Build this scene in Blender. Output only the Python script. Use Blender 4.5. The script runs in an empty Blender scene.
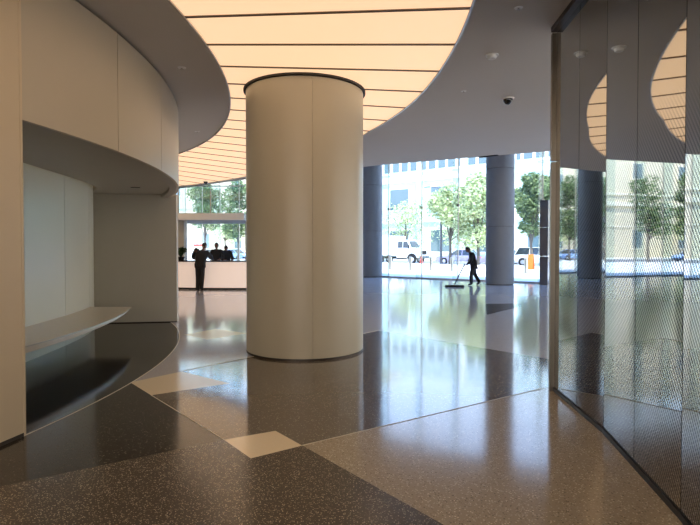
import bpy, bmesh, math, random
from mathutils import Vector, Matrix
random.seed(7)
S = bpy.context.scene
COL = S.collection
PI = math.pi
R_ = math.radians
CAMH = 1.55
F = 520.0
HOR = 248.0
ZC = 3.91                                    # lobby ceiling height

def P(px, py):                               # a floor point read off the photograph
    d = F * CAMH / (py - HOR)
    return Vector(((px - 350) / F * d, d, 0.0))
def PC(px, py, z=ZC):                        # a point at height z above the eye
    d = (z - CAMH) * F / (HOR - py)
    return Vector(((px - 350) / F * d, d, z))

# ------------------------------------------------------------------ materials
MATS = {}
def srgb(r, g, b):
    f = lambda c: (c / 255 / 12.92) if c / 255 <= .04045 else ((c / 255 + .055) / 1.055) ** 2.4
    return (f(r), f(g), f(b), 1)
def mat(name, col, rough=.5, metal=0., emit=None, estr=0., noise=0., nscale=8., coat=0., spec=.5, bump=0.):
    if name in MATS: return MATS[name]
    m = bpy.data.materials.new(name); m.use_nodes = True
    nt = m.node_tree; b = nt.nodes['Principled BSDF']
    if len(col) == 3: col = (*col, 1)
    b.inputs['Base Color'].default_value = col
    b.inputs['Roughness'].default_value = rough
    b.inputs['Metallic'].default_value = metal
    b.inputs['Coat Weight'].default_value = coat
    b.inputs['Specular IOR Level'].default_value = spec
    if emit:
        b.inputs['Emission Color'].default_value = (*emit[:3], 1); b.inputs['Emission Strength'].default_value = estr
    if noise or bump:
        tc = nt.nodes.new('ShaderNodeTexCoord'); n = nt.nodes.new('ShaderNodeTexNoise')
        n.inputs['Scale'].default_value = nscale; n.inputs['Detail'].default_value = 4
        nt.links.new(tc.outputs['Object'], n.inputs['Vector'])
        if noise:
            mx = nt.nodes.new('ShaderNodeMix'); mx.data_type = 'RGBA'
            mx.inputs['A'].default_value = tuple(c * (1 - noise) for c in col[:3]) + (1,)
            mx.inputs['B'].default_value = tuple(min(1, c * (1 + noise)) for c in col[:3]) + (1,)
            nt.links.new(n.outputs['Fac'], mx.inputs['Factor']); nt.links.new(mx.outputs['Result'], b.inputs['Base Color'])
        if bump:
            bp = nt.nodes.new('ShaderNodeBump'); bp.inputs['Strength'].default_value = bump
            bp.inputs['Distance'].default_value = .01
            nt.links.new(n.outputs['Fac'], bp.inputs['Height']); nt.links.new(bp.outputs['Normal'], b.inputs['Normal'])
    MATS[name] = m
    return m

def terrazzo(name, base, chip_a, chip_b, amount, rough, scale=70., spec=1.0):
    m = bpy.data.materials.new(name); m.use_nodes = True
    nt = m.node_tree; b = nt.nodes['Principled BSDF']; N = nt.nodes; L = nt.links
    tc = N.new('ShaderNodeTexCoord')
    vo = N.new('ShaderNodeTexVoronoi'); vo.inputs['Scale'].default_value = scale; vo.inputs['Randomness'].default_value = 1
    L.new(tc.outputs['Object'], vo.inputs['Vector'])
    sep = N.new('ShaderNodeSeparateColor'); L.new(vo.outputs['Color'], sep.inputs['Color'])
    r1 = N.new('ShaderNodeMath'); r1.operation = 'LESS_THAN'; r1.inputs[1].default_value = amount
    L.new(sep.outputs['Red'], r1.inputs[0])
    r2 = N.new('ShaderNodeMath'); r2.operation = 'LESS_THAN'; r2.inputs[1].default_value = .38
    L.new(vo.outputs['Distance'], r2.inputs[0])
    mu = N.new('ShaderNodeMath'); mu.operation = 'MULTIPLY'
    L.new(r1.outputs[0], mu.inputs[0]); L.new(r2.outputs[0], mu.inputs[1])
    chip = N.new('ShaderNodeMix'); chip.data_type = 'RGBA'
    chip.inputs['A'].default_value = chip_a; chip.inputs['B'].default_value = chip_b
    L.new(sep.outputs['Green'], chip.inputs['Factor'])
    mx = N.new('ShaderNodeMix'); mx.data_type = 'RGBA'; mx.inputs['A'].default_value = base
    L.new(mu.outputs[0], mx.inputs['Factor']); L.new(chip.outputs['Result'], mx.inputs['B'])
    L.new(mx.outputs['Result'], b.inputs['Base Color'])
    # faint unevenness of the polish
    no = N.new('ShaderNodeTexNoise'); no.inputs['Scale'].default_value = 1.6; no.inputs['Detail'].default_value = 3
    L.new(tc.outputs['Object'], no.inputs['Vector'])
    mr = N.new('ShaderNodeMapRange'); mr.inputs['To Min'].default_value = rough * .7; mr.inputs['To Max'].default_value = rough * 1.35
    L.new(no.outputs['Fac'], mr.inputs['Value']); L.new(mr.outputs['Result'], b.inputs['Roughness'])
    bp = N.new('ShaderNodeBump'); bp.inputs['Strength'].default_value = .035; bp.inputs['Distance'].default_value = .02
    L.new(no.outputs['Fac'], bp.inputs['Height']); L.new(bp.outputs['Normal'], b.inputs['Normal'])
    b.inputs['Specular IOR Level'].default_value = spec
    return m

def glass_mat(name, tint, ior=1.5, refl=1.0):
    m = bpy.data.materials.new(name); m.use_nodes = True
    nt = m.node_tree; N = nt.nodes; L = nt.links; N.clear()
    o = N.new('ShaderNodeOutputMaterial'); t = N.new('ShaderNodeBsdfTransparent'); t.inputs[0].default_value = (*tint, 1)
    g = N.new('ShaderNodeBsdfGlossy'); g.inputs['Roughness'].default_value = .01
    lw = N.new('ShaderNodeLayerWeight'); lw.inputs['Blend'].default_value = .5
    pw = N.new('ShaderNodeMath'); pw.operation = 'POWER'; pw.inputs[1].default_value = 5; L.new(lw.outputs['Facing'], pw.inputs[0])
    f0 = ((ior - 1) / (ior + 1)) ** 2
    mu = N.new('ShaderNodeMath'); mu.operation = 'MULTIPLY_ADD'; mu.inputs[1].default_value = (1 - f0) * refl; mu.inputs[2].default_value = f0 * refl
    mx = N.new('ShaderNodeMixShader')
    L.new(pw.outputs[0], mu.inputs[0]); L.new(mu.outputs[0], mx.inputs[0])
    L.new(t.outputs[0], mx.inputs[1]); L.new(g.outputs[0], mx.inputs[2]); L.new(mx.outputs[0], o.inputs[0])
    return m

def mesh_glass_mat():
    """dark mirror-coated glass over a finely perforated metal sheet"""
    m = bpy.data.materials.new('perforated_mirror_glass'); m.use_nodes = True
    nt = m.node_tree; b = nt.nodes['Principled BSDF']; N = nt.nodes; L = nt.links
    uv = N.new('ShaderNodeUVMap'); sp = N.new('ShaderNodeSeparateXYZ'); L.new(uv.outputs[0], sp.inputs[0])
    def lin(a, c):
        x = N.new('ShaderNodeMath'); x.operation = 'MULTIPLY'; x.inputs[1].default_value = a; L.new(sp.outputs['X'], x.inputs[0])
        y = N.new('ShaderNodeMath'); y.operation = 'MULTIPLY_ADD'; y.inputs[1].default_value = c; L.new(sp.outputs['Y'], y.inputs[0])
        L.new(x.outputs[0], y.inputs[2])
        s = N.new('ShaderNodeMath'); s.operation = 'SINE'; L.new(y.outputs[0], s.inputs[0]); return s
    k1 = 2 * PI / .037; k2 = 2 * PI / .027
    s1 = lin(k1, -k2 * .62); s2 = lin(k1 * .9, k2 * 1.15)
    ad = N.new('ShaderNodeMath'); ad.operation = 'MULTIPLY_ADD'; ad.inputs[1].default_value = .35
    L.new(s2.outputs[0], ad.inputs[0]); L.new(s1.outputs[0], ad.inputs[2])
    mr = N.new('ShaderNodeMapRange'); mr.inputs['From Min'].default_value = -.15; mr.inputs['From Max'].default_value = .35
    L.new(ad.outputs[0], mr.inputs['Value'])
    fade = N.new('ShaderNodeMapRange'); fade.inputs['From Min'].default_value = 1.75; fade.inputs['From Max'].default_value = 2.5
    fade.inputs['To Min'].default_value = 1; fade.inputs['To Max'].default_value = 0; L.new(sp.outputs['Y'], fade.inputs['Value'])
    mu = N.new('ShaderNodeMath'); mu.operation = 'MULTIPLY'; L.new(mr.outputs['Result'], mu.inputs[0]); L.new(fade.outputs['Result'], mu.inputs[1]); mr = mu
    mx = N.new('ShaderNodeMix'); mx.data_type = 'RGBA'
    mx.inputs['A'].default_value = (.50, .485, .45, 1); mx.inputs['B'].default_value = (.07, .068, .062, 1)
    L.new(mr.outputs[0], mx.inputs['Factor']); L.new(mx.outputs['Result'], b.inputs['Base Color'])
    b.inputs['Metallic'].default_value = 1; b.inputs['Roughness'].default_value = .025
    return m

M = dict(
    cream=mat('cream_wall_panel', srgb(216, 198, 168), .42, noise=.03, nscale=3),
    fascia=mat('satin_fascia_panel', srgb(200, 188, 166), .38, noise=.03, nscale=2),
    column=mat('satin_column_cladding', srgb(194, 181, 156), .33, noise=.03, nscale=2.5),
    joint=mat('dark_joint', srgb(52, 46, 40), .7),
    greywall=mat('grey_plaster', srgb(186, 180, 168), .7, noise=.03, nscale=4),
    ceil=mat('grey_ceiling_paint', srgb(196, 190, 181), .75, noise=.02, nscale=2),
    soffit=mat('dark_grey_soffit', srgb(172, 165, 152), .5, noise=.03, nscale=3),
    darkroof=mat('white_atrium_roof', srgb(190, 190, 192), .8),
    backglass=mat('pale_back_painted_glass', srgb(224, 226, 212), .28, noise=.02, nscale=2),
    bench=mat('honed_bench_stone', srgb(196, 186, 168), .3, noise=.05, nscale=12),
    steel=mat('brushed_steel', srgb(176, 168, 156), .35, 1., noise=.06, nscale=30),
    bronze=mat('dark_bronze_metal', srgb(64, 54, 46), .4, .6),
    black=mat('black_metal', srgb(16, 16, 18), .45),
    concrete=mat('blue_grey_concrete', srgb(118, 120, 126), .6, noise=.06, nscale=5),
    zinc=mat('pale_zinc_divider', srgb(214, 204, 186), .4),
    white=mat('white_paint', srgb(226, 224, 220), .5),
    emitpanel=None,
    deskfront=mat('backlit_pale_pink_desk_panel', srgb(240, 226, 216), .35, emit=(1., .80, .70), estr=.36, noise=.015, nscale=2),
    blacktop=mat('black_polished_stone', srgb(20, 20, 22), .2),
    plaza=mat('pale_plaza_paving', srgb(214, 212, 206), .8, noise=.06, nscale=1.2),
    asphalt=mat('asphalt', srgb(120, 120, 124), .9, noise=.1, nscale=2),
    bark=mat('bark', srgb(92, 84, 76), .9, noise=.2, nscale=6),
    skin=mat('skin', srgb(112, 76, 60), .55),
    suit=mat('black_suit_cloth', srgb(17, 17, 20), .85),
    uniform=mat('black_uniform_cloth', srgb(18, 18, 22), .85),
    hair=mat('dark_hair', srgb(18, 15, 13), .7),
    shoe=mat('black_leather', srgb(9, 9, 9), .9, spec=.1),
    rubber=mat('black_rubber', srgb(22, 22, 24), .8),
    autoglass=mat('dark_car_glass', srgb(40, 48, 56), .05, spec=.8),
    carwhite=mat('white_car_paint', srgb(236, 238, 240), .25, coat=.6),
    carlilac=mat('lilac_grey_car_paint', srgb(158, 150, 178), .25, .3, coat=.6),
    carblue=mat('blue_car_paint', srgb(150, 182, 228), .25, coat=.6),
    cardark=mat('charcoal_car_paint', srgb(70, 74, 84), .25, coat=.6),
    alloy=mat('alloy_rim', srgb(215, 215, 218), .3, .7),
    red=mat('red_paint', srgb(214, 48, 40), .5),
    orange=mat('orange_paint', srgb(196, 104, 26), .5),
    teal=mat('pale_teal_cladding', srgb(196, 226, 222), .5, noise=.03, nscale=.6),
    band=mat('white_band_cladding', srgb(232, 236, 236), .5),
    winglass=mat('office_window_glass', srgb(84, 104, 112), .08, spec=.8),
    beige=mat('beige_limestone', srgb(206, 194, 168), .8, noise=.06, nscale=.5),
    beigetrim=mat('pale_limestone_moulding', srgb(222, 212, 190), .8),
    potclay=mat('black_planter', srgb(24, 24, 26), .5),
    diffuser_dark=mat('black_slot', srgb(14, 14, 15), .6),
)
def diffuser():
    m = bpy.data.materials.new('glowing_diffuser'); m.use_nodes = True
    nt = m.node_tree; N = nt.nodes; L = nt.links; b = N['Principled BSDF']
    b.inputs['Base Color'].default_value = srgb(190, 170, 145); b.inputs['Roughness'].default_value = .6
    b.inputs['Emission Color'].default_value = (1.0, .675, .40, 1)
    b.inputs['Emission Strength'].default_value = LIT
    return m
LIT = .88
M['emitpanel'] = diffuser()
M['slotlight'] = mat('warm_slot_lamp', (1, 1, 1), emit=(1., .86, .64), estr=2.5)
M['t_dark'] = terrazzo('terrazzo_dark_speckled', srgb(84, 77, 68), srgb(214, 198, 170), srgb(110, 100, 88), .5, 0.19, 100, .5)
M['t_left'] = terrazzo('terrazzo_charcoal', srgb(60, 55, 50), srgb(146, 134, 116), srgb(80, 74, 66), .16, 0.12, 75, .5)
M['t_mid'] = terrazzo('terrazzo_grey', srgb(110, 101, 90), srgb(196, 181, 156), srgb(88, 80, 72), .35, 0.087, 75)
M['t_tan'] = terrazzo('terrazzo_tan', srgb(172, 160, 140), srgb(240, 228, 206), srgb(84, 75, 65), .8, 0.12, 75, .5)
M['t_far'] = terrazzo('terrazzo_far_grey', srgb(194, 193, 198), srgb(222, 218, 216), srgb(150, 148, 150), .4, 0.087, 60)
M['t_white'] = terrazzo('terrazzo_cream', srgb(246, 230, 198), srgb(250, 238, 214), srgb(238, 220, 188), .5, .16, 75)
M['t_black'] = terrazzo('terrazzo_black', srgb(17, 16, 16), srgb(60, 54, 48), srgb(26, 24, 22), .06, .09, 75)
M['bronze_fill_glass'] = glass_mat('bronze_tinted_fill_glass', (.93, .86, .76), 1.45)  # tint added to warm the daylight let in by the unseen windows
M['facade_glass'] = glass_mat('facade_glass', (.93, .97, .96), 1.45)
M['fin_glass'] = glass_mat('green_fin_glass', (.86, .92, .92), 1.5, .8)
M['rail_glass'] = glass_mat('balustrade_glass', (.84, .89, .9), 1.5)
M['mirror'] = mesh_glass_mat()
def leafmat(name, a, b_):
    m = bpy.data.materials.new(name); m.use_nodes = True
    nt = m.node_tree; N = nt.nodes; L = nt.links; b = N['Principled BSDF']; o = N['Material Output']
    ge = N.new('ShaderNodeNewGeometry'); mx = N.new('ShaderNodeMix'); mx.data_type = 'RGBA'
    mx.inputs['A'].default_value = a; mx.inputs['B'].default_value = b_
    L.new(ge.outputs['Random Per Island'], mx.inputs['Factor']); L.new(mx.outputs['Result'], b.inputs['Base Color'])
    b.inputs['Roughness'].default_value = .6
    tr = N.new('ShaderNodeBsdfTranslucent'); L.new(mx.outputs['Result'], tr.inputs[0])
    ms = N.new('ShaderNodeMixShader'); ms.inputs[0].default_value = .4
    L.new(b.outputs[0], ms.inputs[1]); L.new(tr.outputs[0], ms.inputs[2]); L.new(ms.outputs[0], o.inputs[0])
    return m
M['leaf'] = leafmat('leaf_bright', srgb(136, 154, 96), srgb(228, 232, 190))
M['leaf_dark'] = leafmat('leaf_dark', srgb(70, 92, 56), srgb(150, 166, 112))
M['leaf_house'] = leafmat('leaf_house', srgb(24, 48, 24), srgb(60, 90, 46))

# ------------------------------------------------------------------ mesh builder
class MB:
    def __init__(s): s.v = []; s.f = []; s.uv = None
    def add(s, vs, fs):
        o = len(s.v); s.v += [tuple(v) for v in vs]; s.f += [tuple(i + o for i in f) for f in fs]; return s
    def box(s, c, d, rz=0., bev=0.):
        cx, cy, cz = c; hx, hy, hz = d[0] / 2, d[1] / 2, d[2] / 2
        ca, sa = math.cos(rz), math.sin(rz)
        def T(x, y, z): return (cx + x * ca - y * sa, cy + x * sa + y * ca, cz + z)
        if bev <= 0:
            vs = [T(x, y, z) for z in (-hz, hz) for x, y in ((-hx, -hy), (hx, -hy), (hx, hy), (-hx, hy))]
            return s.add(vs, [(3, 2, 1, 0), (4, 5, 6, 7), (0, 1, 5, 4), (1, 2, 6, 5), (2, 3, 7, 6), (3, 0, 4, 7)])
        b = min(bev, hx * .9, hy * .9, hz * .9)
        bm = bmesh.new(); bmesh.ops.create_cube(bm, size=1)
        for v in bm.verts: v.co = Vector((v.co.x * 2 * hx, v.co.y * 2 * hy, v.co.z * 2 * hz))
        bmesh.ops.bevel(bm, geom=bm.edges[:], offset=b, segments=2, affect='EDGES', profile=.6)
        bm.verts.index_update()
        vs = [T(*v.co) for v in bm.verts]; fs = [[v.index for v in f.verts] for f in bm.faces]; bm.free()
        return s.add(vs, fs)
    def bar(s, a, b, w, h=None):
        a, b = Vector(a), Vector(b); h = h or w
        d = (b - a); L = d.length; d.normalize()
        up = Vector((0, 0, 1)) if abs(d.z) < .95 else Vector((0, 1, 0))
        x = d.cross(up).normalized(); y = x.cross(d)
        vs = []
        for p in (a, b):
            for i, j in ((-1, -1), (1, -1), (1, 1), (-1, 1)): vs.append(p + x * w / 2 * i + y * h / 2 * j)
        return s.add(vs, [(0, 1, 2, 3), (7, 6, 5, 4), (0, 4, 5, 1), (1, 5, 6, 2), (2, 6, 7, 3), (3, 7, 4, 0)])
    def tube(s, pts, rads, n=12, cap=True):
        pts = [Vector(p) for p in pts]
        if not isinstance(rads, (list, tuple)): rads = [rads] * len(pts)
        vs = []; fs = []
        for i, p in enumerate(pts):
            d = (pts[min(i + 1, len(pts) - 1)] - pts[max(i - 1, 0)]).normalized()
            up = Vector((0, 0, 1)) if abs(d.z) < .9 else Vector((0, 1, 0))
            x = d.cross(up).normalized(); y = x.cross(d)
            for k in range(n):
                a = 2 * PI * k / n; vs.append(p + (x * math.cos(a) + y * math.sin(a)) * rads[i])
        for i in range(len(pts) - 1):
            for k in range(n):
                fs.append((i * n + k, i * n + (k + 1) % n, (i + 1) * n + (k + 1) % n, (i + 1) * n + k))
        if cap:
            fs.append(tuple(range(n - 1, -1, -1))); fs.append(tuple((len(pts) - 1) * n + k for k in range(n)))
        return s.add(vs, fs)
    def lathe(s, c, prof, n=32, a0=0., a1=2 * PI):
        full = abs(a1 - a0 - 2 * PI) < 1e-6; m = n if full else n + 1
        vs = []; fs = []; k = len(prof)
        for i in range(m):
            a = a0 + (a1 - a0) * i / n
            for r, z in prof: vs.append((c[0] + r * math.cos(a), c[1] + r * math.sin(a), c[2] + z))
        for i in range(n):
            j = (i + 1) % m
            for q in range(k - 1): fs.append((i * k + q, j * k + q, j * k + q + 1, i * k + q + 1))
        if not full and k > 2:
            fs.append(tuple(range(k - 1, -1, -1))); fs.append(tuple(n * k + q for q in range(k)))
        return s.add(vs, fs)
    def ring(s, c, r0, r1, z0, z1, a0, a1, n):
        """solid arc: closed rectangular section swept from a0 to a1; r0/r1 may be functions of the angle"""
        f0 = r0 if callable(r0) else (lambda a: r0); f1 = r1 if callable(r1) else (lambda a: r1)
        vs = []; fs = []
        for i in range(n + 1):
            a = a0 + (a1 - a0) * i / n; ca, sa = math.cos(a), math.sin(a)
            for r, z in ((f0(a), z0), (f1(a), z0), (f1(a), z1), (f0(a), z1)): vs.append((c[0] + r * ca, c[1] + r * sa, z))
        for i in range(n):
            p, q = i * 4, i * 4 + 4
            for k in range(4): fs.append((p + k, p + (k + 1) % 4, q + (k + 1) % 4, q + k))
        fs.append((3, 2, 1, 0)); fs.append(tuple(n * 4 + k for k in range(4)))
        return s.add(vs, fs)
    def prism(s, poly, z0, z1):
        n = len(poly)
        vs = [(p[0], p[1], z0) for p in poly] + [(p[0], p[1], z1) for p in poly]
        return s.add(vs, [tuple(range(n - 1, -1, -1)), tuple(range(n, 2 * n))] + [(i, (i + 1) % n, n + (i + 1) % n, n + i) for i in range(n)])
    def quad(s, *p): return s.add(p, [tuple(range(len(p)))])
    def sphere(s, c, r, n=16, sz=1., half=0):
        prof = []
        lo, hi = (-PI / 2, PI / 2) if not half else ((-PI / 2, 0) if half < 0 else (0, PI / 2))
        for i in range(9):
            a = lo + (hi - lo) * i / 8; prof.append((max(1e-4, r * math.cos(a)), r * math.sin(a) * sz))
        return s.lathe(c, prof, n)
    def build(s, name, m, parent=None, smooth=None, loc=None):
        me = bpy.data.meshes.new(name); me.from_pydata(s.v, [], s.f); me.update()
        bm = bmesh.new(); bm.from_mesh(me); bmesh.ops.recalc_face_normals(bm, faces=bm.faces[:]); bm.to_mesh(me); bm.free()
        if smooth is not None:
            me.set_sharp_from_angle(angle=R_(smooth)); 
            for p in me.polygons: p.use_smooth = True
        me.materials.append(m)
        o = bpy.data.objects.new(name, me); COL.objects.link(o)
        if parent: o.parent = parent
        if loc is not None: o.location = loc
        return o

def tag(o, label=None, cat=None, group=None, kind=None):
    if label: o['label'] = label
    if cat: o['category'] = cat
    if group: o['group'] = group
    if kind: o['kind'] = kind
    return o
def empty(name, loc=(0, 0, 0), rz=0., label=None, cat=None, group=None, kind=None):
    o = bpy.data.objects.new(name, None); COL.objects.link(o)
    o.location = loc; o.rotation_euler = (0, 0, rz); o.empty_display_size = .2
    return tag(o, label, cat, group, kind)
def copy_tree(o, parent=None):
    c = o.copy(); COL.objects.link(c); c.parent = parent
    for ch in list(o.children): copy_tree(ch, c)
    return c
def struct(o, label=None, cat=None): return tag(o, label, cat, None, 'structure')

# ------------------------------------------------------------------ plan of the place
CX, CY = -12.24, 6.09                        # centre of the curved core
C0 = (CX, CY, 0)
RW = 9.73                                    # core wall face
def polar(r, a, z=0.): return Vector((CX + r * math.cos(a), CY + r * math.sin(a), z))
E = Vector((.791, -.612, 0)); NN = Vector((.612, .791, 0)); F0 = Vector((1.8, 27.8, 0))
FANG = math.atan2(E.y, E.x)
def fac(t, n=0., z=0.): return F0 + E * t + NN * n + Vector((0, 0, z))
def ext(px, n, z=0.):                        # point n metres outside the glass line seen at image column px
    k = (px - 350) / F; b = F0 + NN * n
    t = (k * b.y - b.x) / (E.x - k * E.y)
    return fac(t, n, z)
XL, XR, YB, HT = -15.0, 12.0, -8.0, 8.6
TL = (XL - F0.x) / E.x; TR = (XR - F0.x) / E.x
fl, fr = fac(TL), fac(TR)

# ------------------------------------------------------------------ floor: inlaid terrazzo
def line_dir(p, q): d = (q - p); d.z = 0; return d.normalized()
tile2 = [P(223, 441), P(275, 432), P(302, 447), P(250, 460)]
tile1 = [P(129, 383), P(181, 372), P(229, 384), P(150, 396)]
tile3 = [P(183.5, 335), P(215.5, 329), P(247, 333.5), P(206.5, 340)]
tile4 = [P(486, 304), P(516, 303.5), P(522, 306.5), P(487, 315)]
def ext_pt(p, q, t): return p + (q - p).normalized() * t
A_left = ext_pt(tile2[0], P(0, 488), 12)
A_right = ext_pt(tile2[2], P(548, 388), 16)
A_down = ext_pt(tile2[2], P(440, 525), 14)
A_mid_end = ext_pt(P(178, 373), P(248, 358), 9)
regions = [                                   # first match wins
    (tile2, 't_white'), (tile1, 't_white'), (tile3, 't_white'), (tile4, 't_left'),
    ([A_left, tile2[0], tile2[3], tile2[2], A_down, Vector((-2, -12, 0)), Vector((-16, -12, 0))], 't_dark'),
    ([A_left, tile2[0], tile1[3], tile1[0], polar(RW - .2, .1), polar(RW - .5, 0), Vector((-16, 3, 0))], 't_left'),
    ([tile2[2], A_right, Vector((16, -12, 0)), A_down], 't_tan'),
    ([tile1[3], tile2[0], tile2[1], tile2[2], ext_pt(tile2[2], P(548, 388), 4.5), ext_pt(tile1[1], P(248, 358), 4.2), tile1[1], tile1[2]], 't_mid'),
]
def inside(p, poly):
    c = False; n = len(poly)
    for i in range(n):
        a, b = poly[i], poly[(i + 1) % n]
        if (a.y > p.y) != (b.y > p.y) and p.x < (b.x - a.x) * (p.y - a.y) / (b.y - a.y) + a.x: c = not c
    return c
def make_floor():
    outline = [Vector((XL, YB, 0)), Vector((XR, YB, 0)), fr, fl]
    bm = bmesh.new(); bm.faces.new([bm.verts.new(p) for p in outline])
    for poly, _ in regions:
        for i in range(len(poly)):
            a, b = poly[i], poly[(i + 1) % len(poly)]; d = b - a
            if d.length < 1e-4: continue
            bmesh.ops.bisect_plane(bm, geom=bm.verts[:] + bm.edges[:] + bm.faces[:], plane_co=a, plane_no=Vector((-d.y, d.x, 0)).normalized(), dist=1e-5)
    names = ['t_far'] + sorted({r[1] for r in regions})
    for f in bm.faces:
        c = f.calc_center_median(); f.material_index = 0
        for poly, nm in regions:
            if inside(c, poly): f.material_index = names.index(nm); break
        if f.normal.z < 0: f.normal_flip()
    me = bpy.data.meshes.new('floor'); bm.to_mesh(me); bm.free()
    for n in names: me.materials.append(M[n])
    o = bpy.data.objects.new('floor', me); COL.objects.link(o)
    return struct(o)
make_floor()
TH0, TH1 = -math.asin(1.82 / RW), R_(28.6)
RB = 7.90
TH2 = R_(33.0)
mb = MB(); mb.ring(C0, RB - .02, RW - .01, -.02, .003, TH0, TH2, 40)
struct(mb.build('floor_alcove', M['t_black']))
# thin metal dividers set in the floor
def divider(name, pts, w=.009):
    mb = MB()
    for a, b in zip(pts[:-1], pts[1:]):
        d = (b - a); n = Vector((-d.y, d.x, 0)).normalized() * w / 2; u = Vector((0, 0, .0035)); g = Vector((0, 0, -.004))
        vs = [a - n + g, b - n + g, b + n + g, a + n + g, a - n + u, b - n + u, b + n + u, a + n + u]
        mb.add(vs, [(3, 2, 1, 0), (4, 5, 6, 7), (0, 1, 5, 4), (1, 2, 6, 5), (2, 3, 7, 6), (3, 0, 4, 7)])
    struct(mb.build(name, M['zinc']))
divider('trim_1', [polar(RW - .005, TH0 + (R_(36) - TH0) * i / 40) for i in range(41)], .012)
divider('trim_2', [tile1[3], tile2[0]])
divider('trim_3', [tile2[2], ext_pt(tile2[2], P(548, 388), 3.0)])
divider('trim_4', [tile1[1], ext_pt(tile1[1], P(248, 358), 4.2)])

# ------------------------------------------------------------------ room shell
mb = MB(); mb.box(((XL + XR) / 2, YB - .1, (ZC + HT) / 2), (XR - XL, .2, HT - ZC)); struct(mb.build('wall_back', M['greywall']))
mb = MB(); mb.box((XR + .1, (YB + fr.y) / 2, (ZC + HT) / 2), (.2, fr.y - YB, HT - ZC)); struct(mb.build('wall_right', M['greywall']))
def fill_glazing(p, q, k, n):  # unseen windows, added to bring daylight onto the near walls and ceiling
    p, q = Vector(p), Vector(q); d = (q - p) / n; rz = math.atan2(d.y, d.x); w_ = d.length
    for i in range(n):
        w = empty('window_%d' % (k + i), p + d * (i + .5), rz); struct(w)
        mb = MB(); mb.box((0, 0, ZC / 2), (w_ - .06, .02, ZC - .1)); mb.build('pane', M['bronze_fill_glass'], w)
        mb = MB(); mb.box((-w_ / 2, 0, ZC / 2), (.06, .12, ZC)); mb.build('mullion', M['steel'], w)
        mb = MB(); mb.box((0, 0, .03), (w_, .12, .06)); mb.build('sill', M['steel'], w)
fill_glazing((XL, YB - .1, 0), (XR, YB - .1, 0), 101, 9)  # added behind the camera as a daylight source
fill_glazing((XR + .1, YB, 0), (XR + .1, fr.y, 0), 201, 9)  # added on the hidden right side, also for daylight
mb = MB(); mb.box((XL - .1, (YB + fl.y) / 2, HT / 2), (.2, fl.y - YB, HT)); struct(mb.build('wall_left', M['greywall']))
# ceiling edge over the lobby (beyond it the tall glazed hall)
edge = [Vector((XR, 9.05, 0)), PC(550, 151.5), PC(384, 165), PC(366, 167), PC(245, 179.8), PC(180, 188.8), Vector((XL, 28.4, 0))]
for p in edge: p.z = 0
ROUT_TAB = [(-70, 13.45), (10, 13.47), (19.7, 13.40), (36, 13.70), (52.5, 14.22), (67.8, 14.95), (80, 15.3)]
def rout(a):
    d = math.degrees(a)
    for (a0, r0), (a1, r1) in zip(ROUT_TAB[:-1], ROUT_TAB[1:]):
        if d <= a1:
            t = max(0, (d - a0) / (a1 - a0)); return r0 + (r1 - r0) * t
    return ROUT_TAB[-1][1]
RIN = 10.57
LA0, LA1 = R_(-62.4), R_(74.1)
def make_ceiling():
    # ring around the light band out to the walls and the hall edge, plus the soffit inside it
    bm = bmesh.new()
    n = 140
    def inedge(p):
        poly = [Vector((XL, YB, 0)), Vector((XR, YB, 0))] + edge
        return inside(p, poly)
    outline = [Vector((XL, YB, 0)), Vector((XR, YB, 0))] + edge
    # polygon with a hole, filled by triangulation
    vs = [bm.verts.new((p.x, p.y, ZC)) for p in outline]
    es = [bm.edges.new((vs[i], vs[(i + 1) % len(vs)])) for i in range(len(vs))]
    hole = [polar(rout(LA0 + (LA1 - LA0) * i / n), LA0 + (LA1 - LA0) * i / n, ZC) for i in range(n + 1)]
    hole += [polar(RIN, LA1 + (LA0 - LA1) * i / n, ZC) for i in range(n + 1)]
    hv = [bm.verts.new(p) for p in hole]
    es += [bm.edges.new((hv[i], hv[(i + 1) % len(hv)])) for i in range(len(hv))]
    bmesh.ops.triangle_fill(bm, edges=es, use_beauty=True)
    for f in bm.faces:
        if f.normal.z > 0: f.normal_flip()
    r = bmesh.ops.extrude_face_region(bm, geom=bm.faces[:])
    for g in r['geom']:
        if isinstance(g, bmesh.types.BMVert): g.co.z += .25
    bmesh.ops.recalc_face_normals(bm, faces=bm.faces[:])
    me = bpy.data.meshes.new('ceiling'); bm.to_mesh(me); bm.free(); me.materials.append(M['ceil'])
    o = bpy.data.objects.new('ceiling', me); COL.objects.link(o); return struct(o)
make_ceiling()
# wall standing on the ceiling edge, and the roof of the tall hall
mb = MB()
for a, b in zip(edge[:-1], edge[1:]):
    d = (b - a); n = Vector((d.y, -d.x, 0)).normalized() * .12
    if n.y > 0: n = -n
    mb.prism([a, b, b + n, a + n], ZC + .24, HT)
struct(mb.build('wall_upper', M['ceil']))
mb = MB(); mb.prism([Vector((XL, YB, 0)), Vector((XR, YB, 0)), fr + NN * .3, fl + NN * .3], HT, HT + .3); struct(mb.build('ceiling_hall', M['darkroof']))

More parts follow.
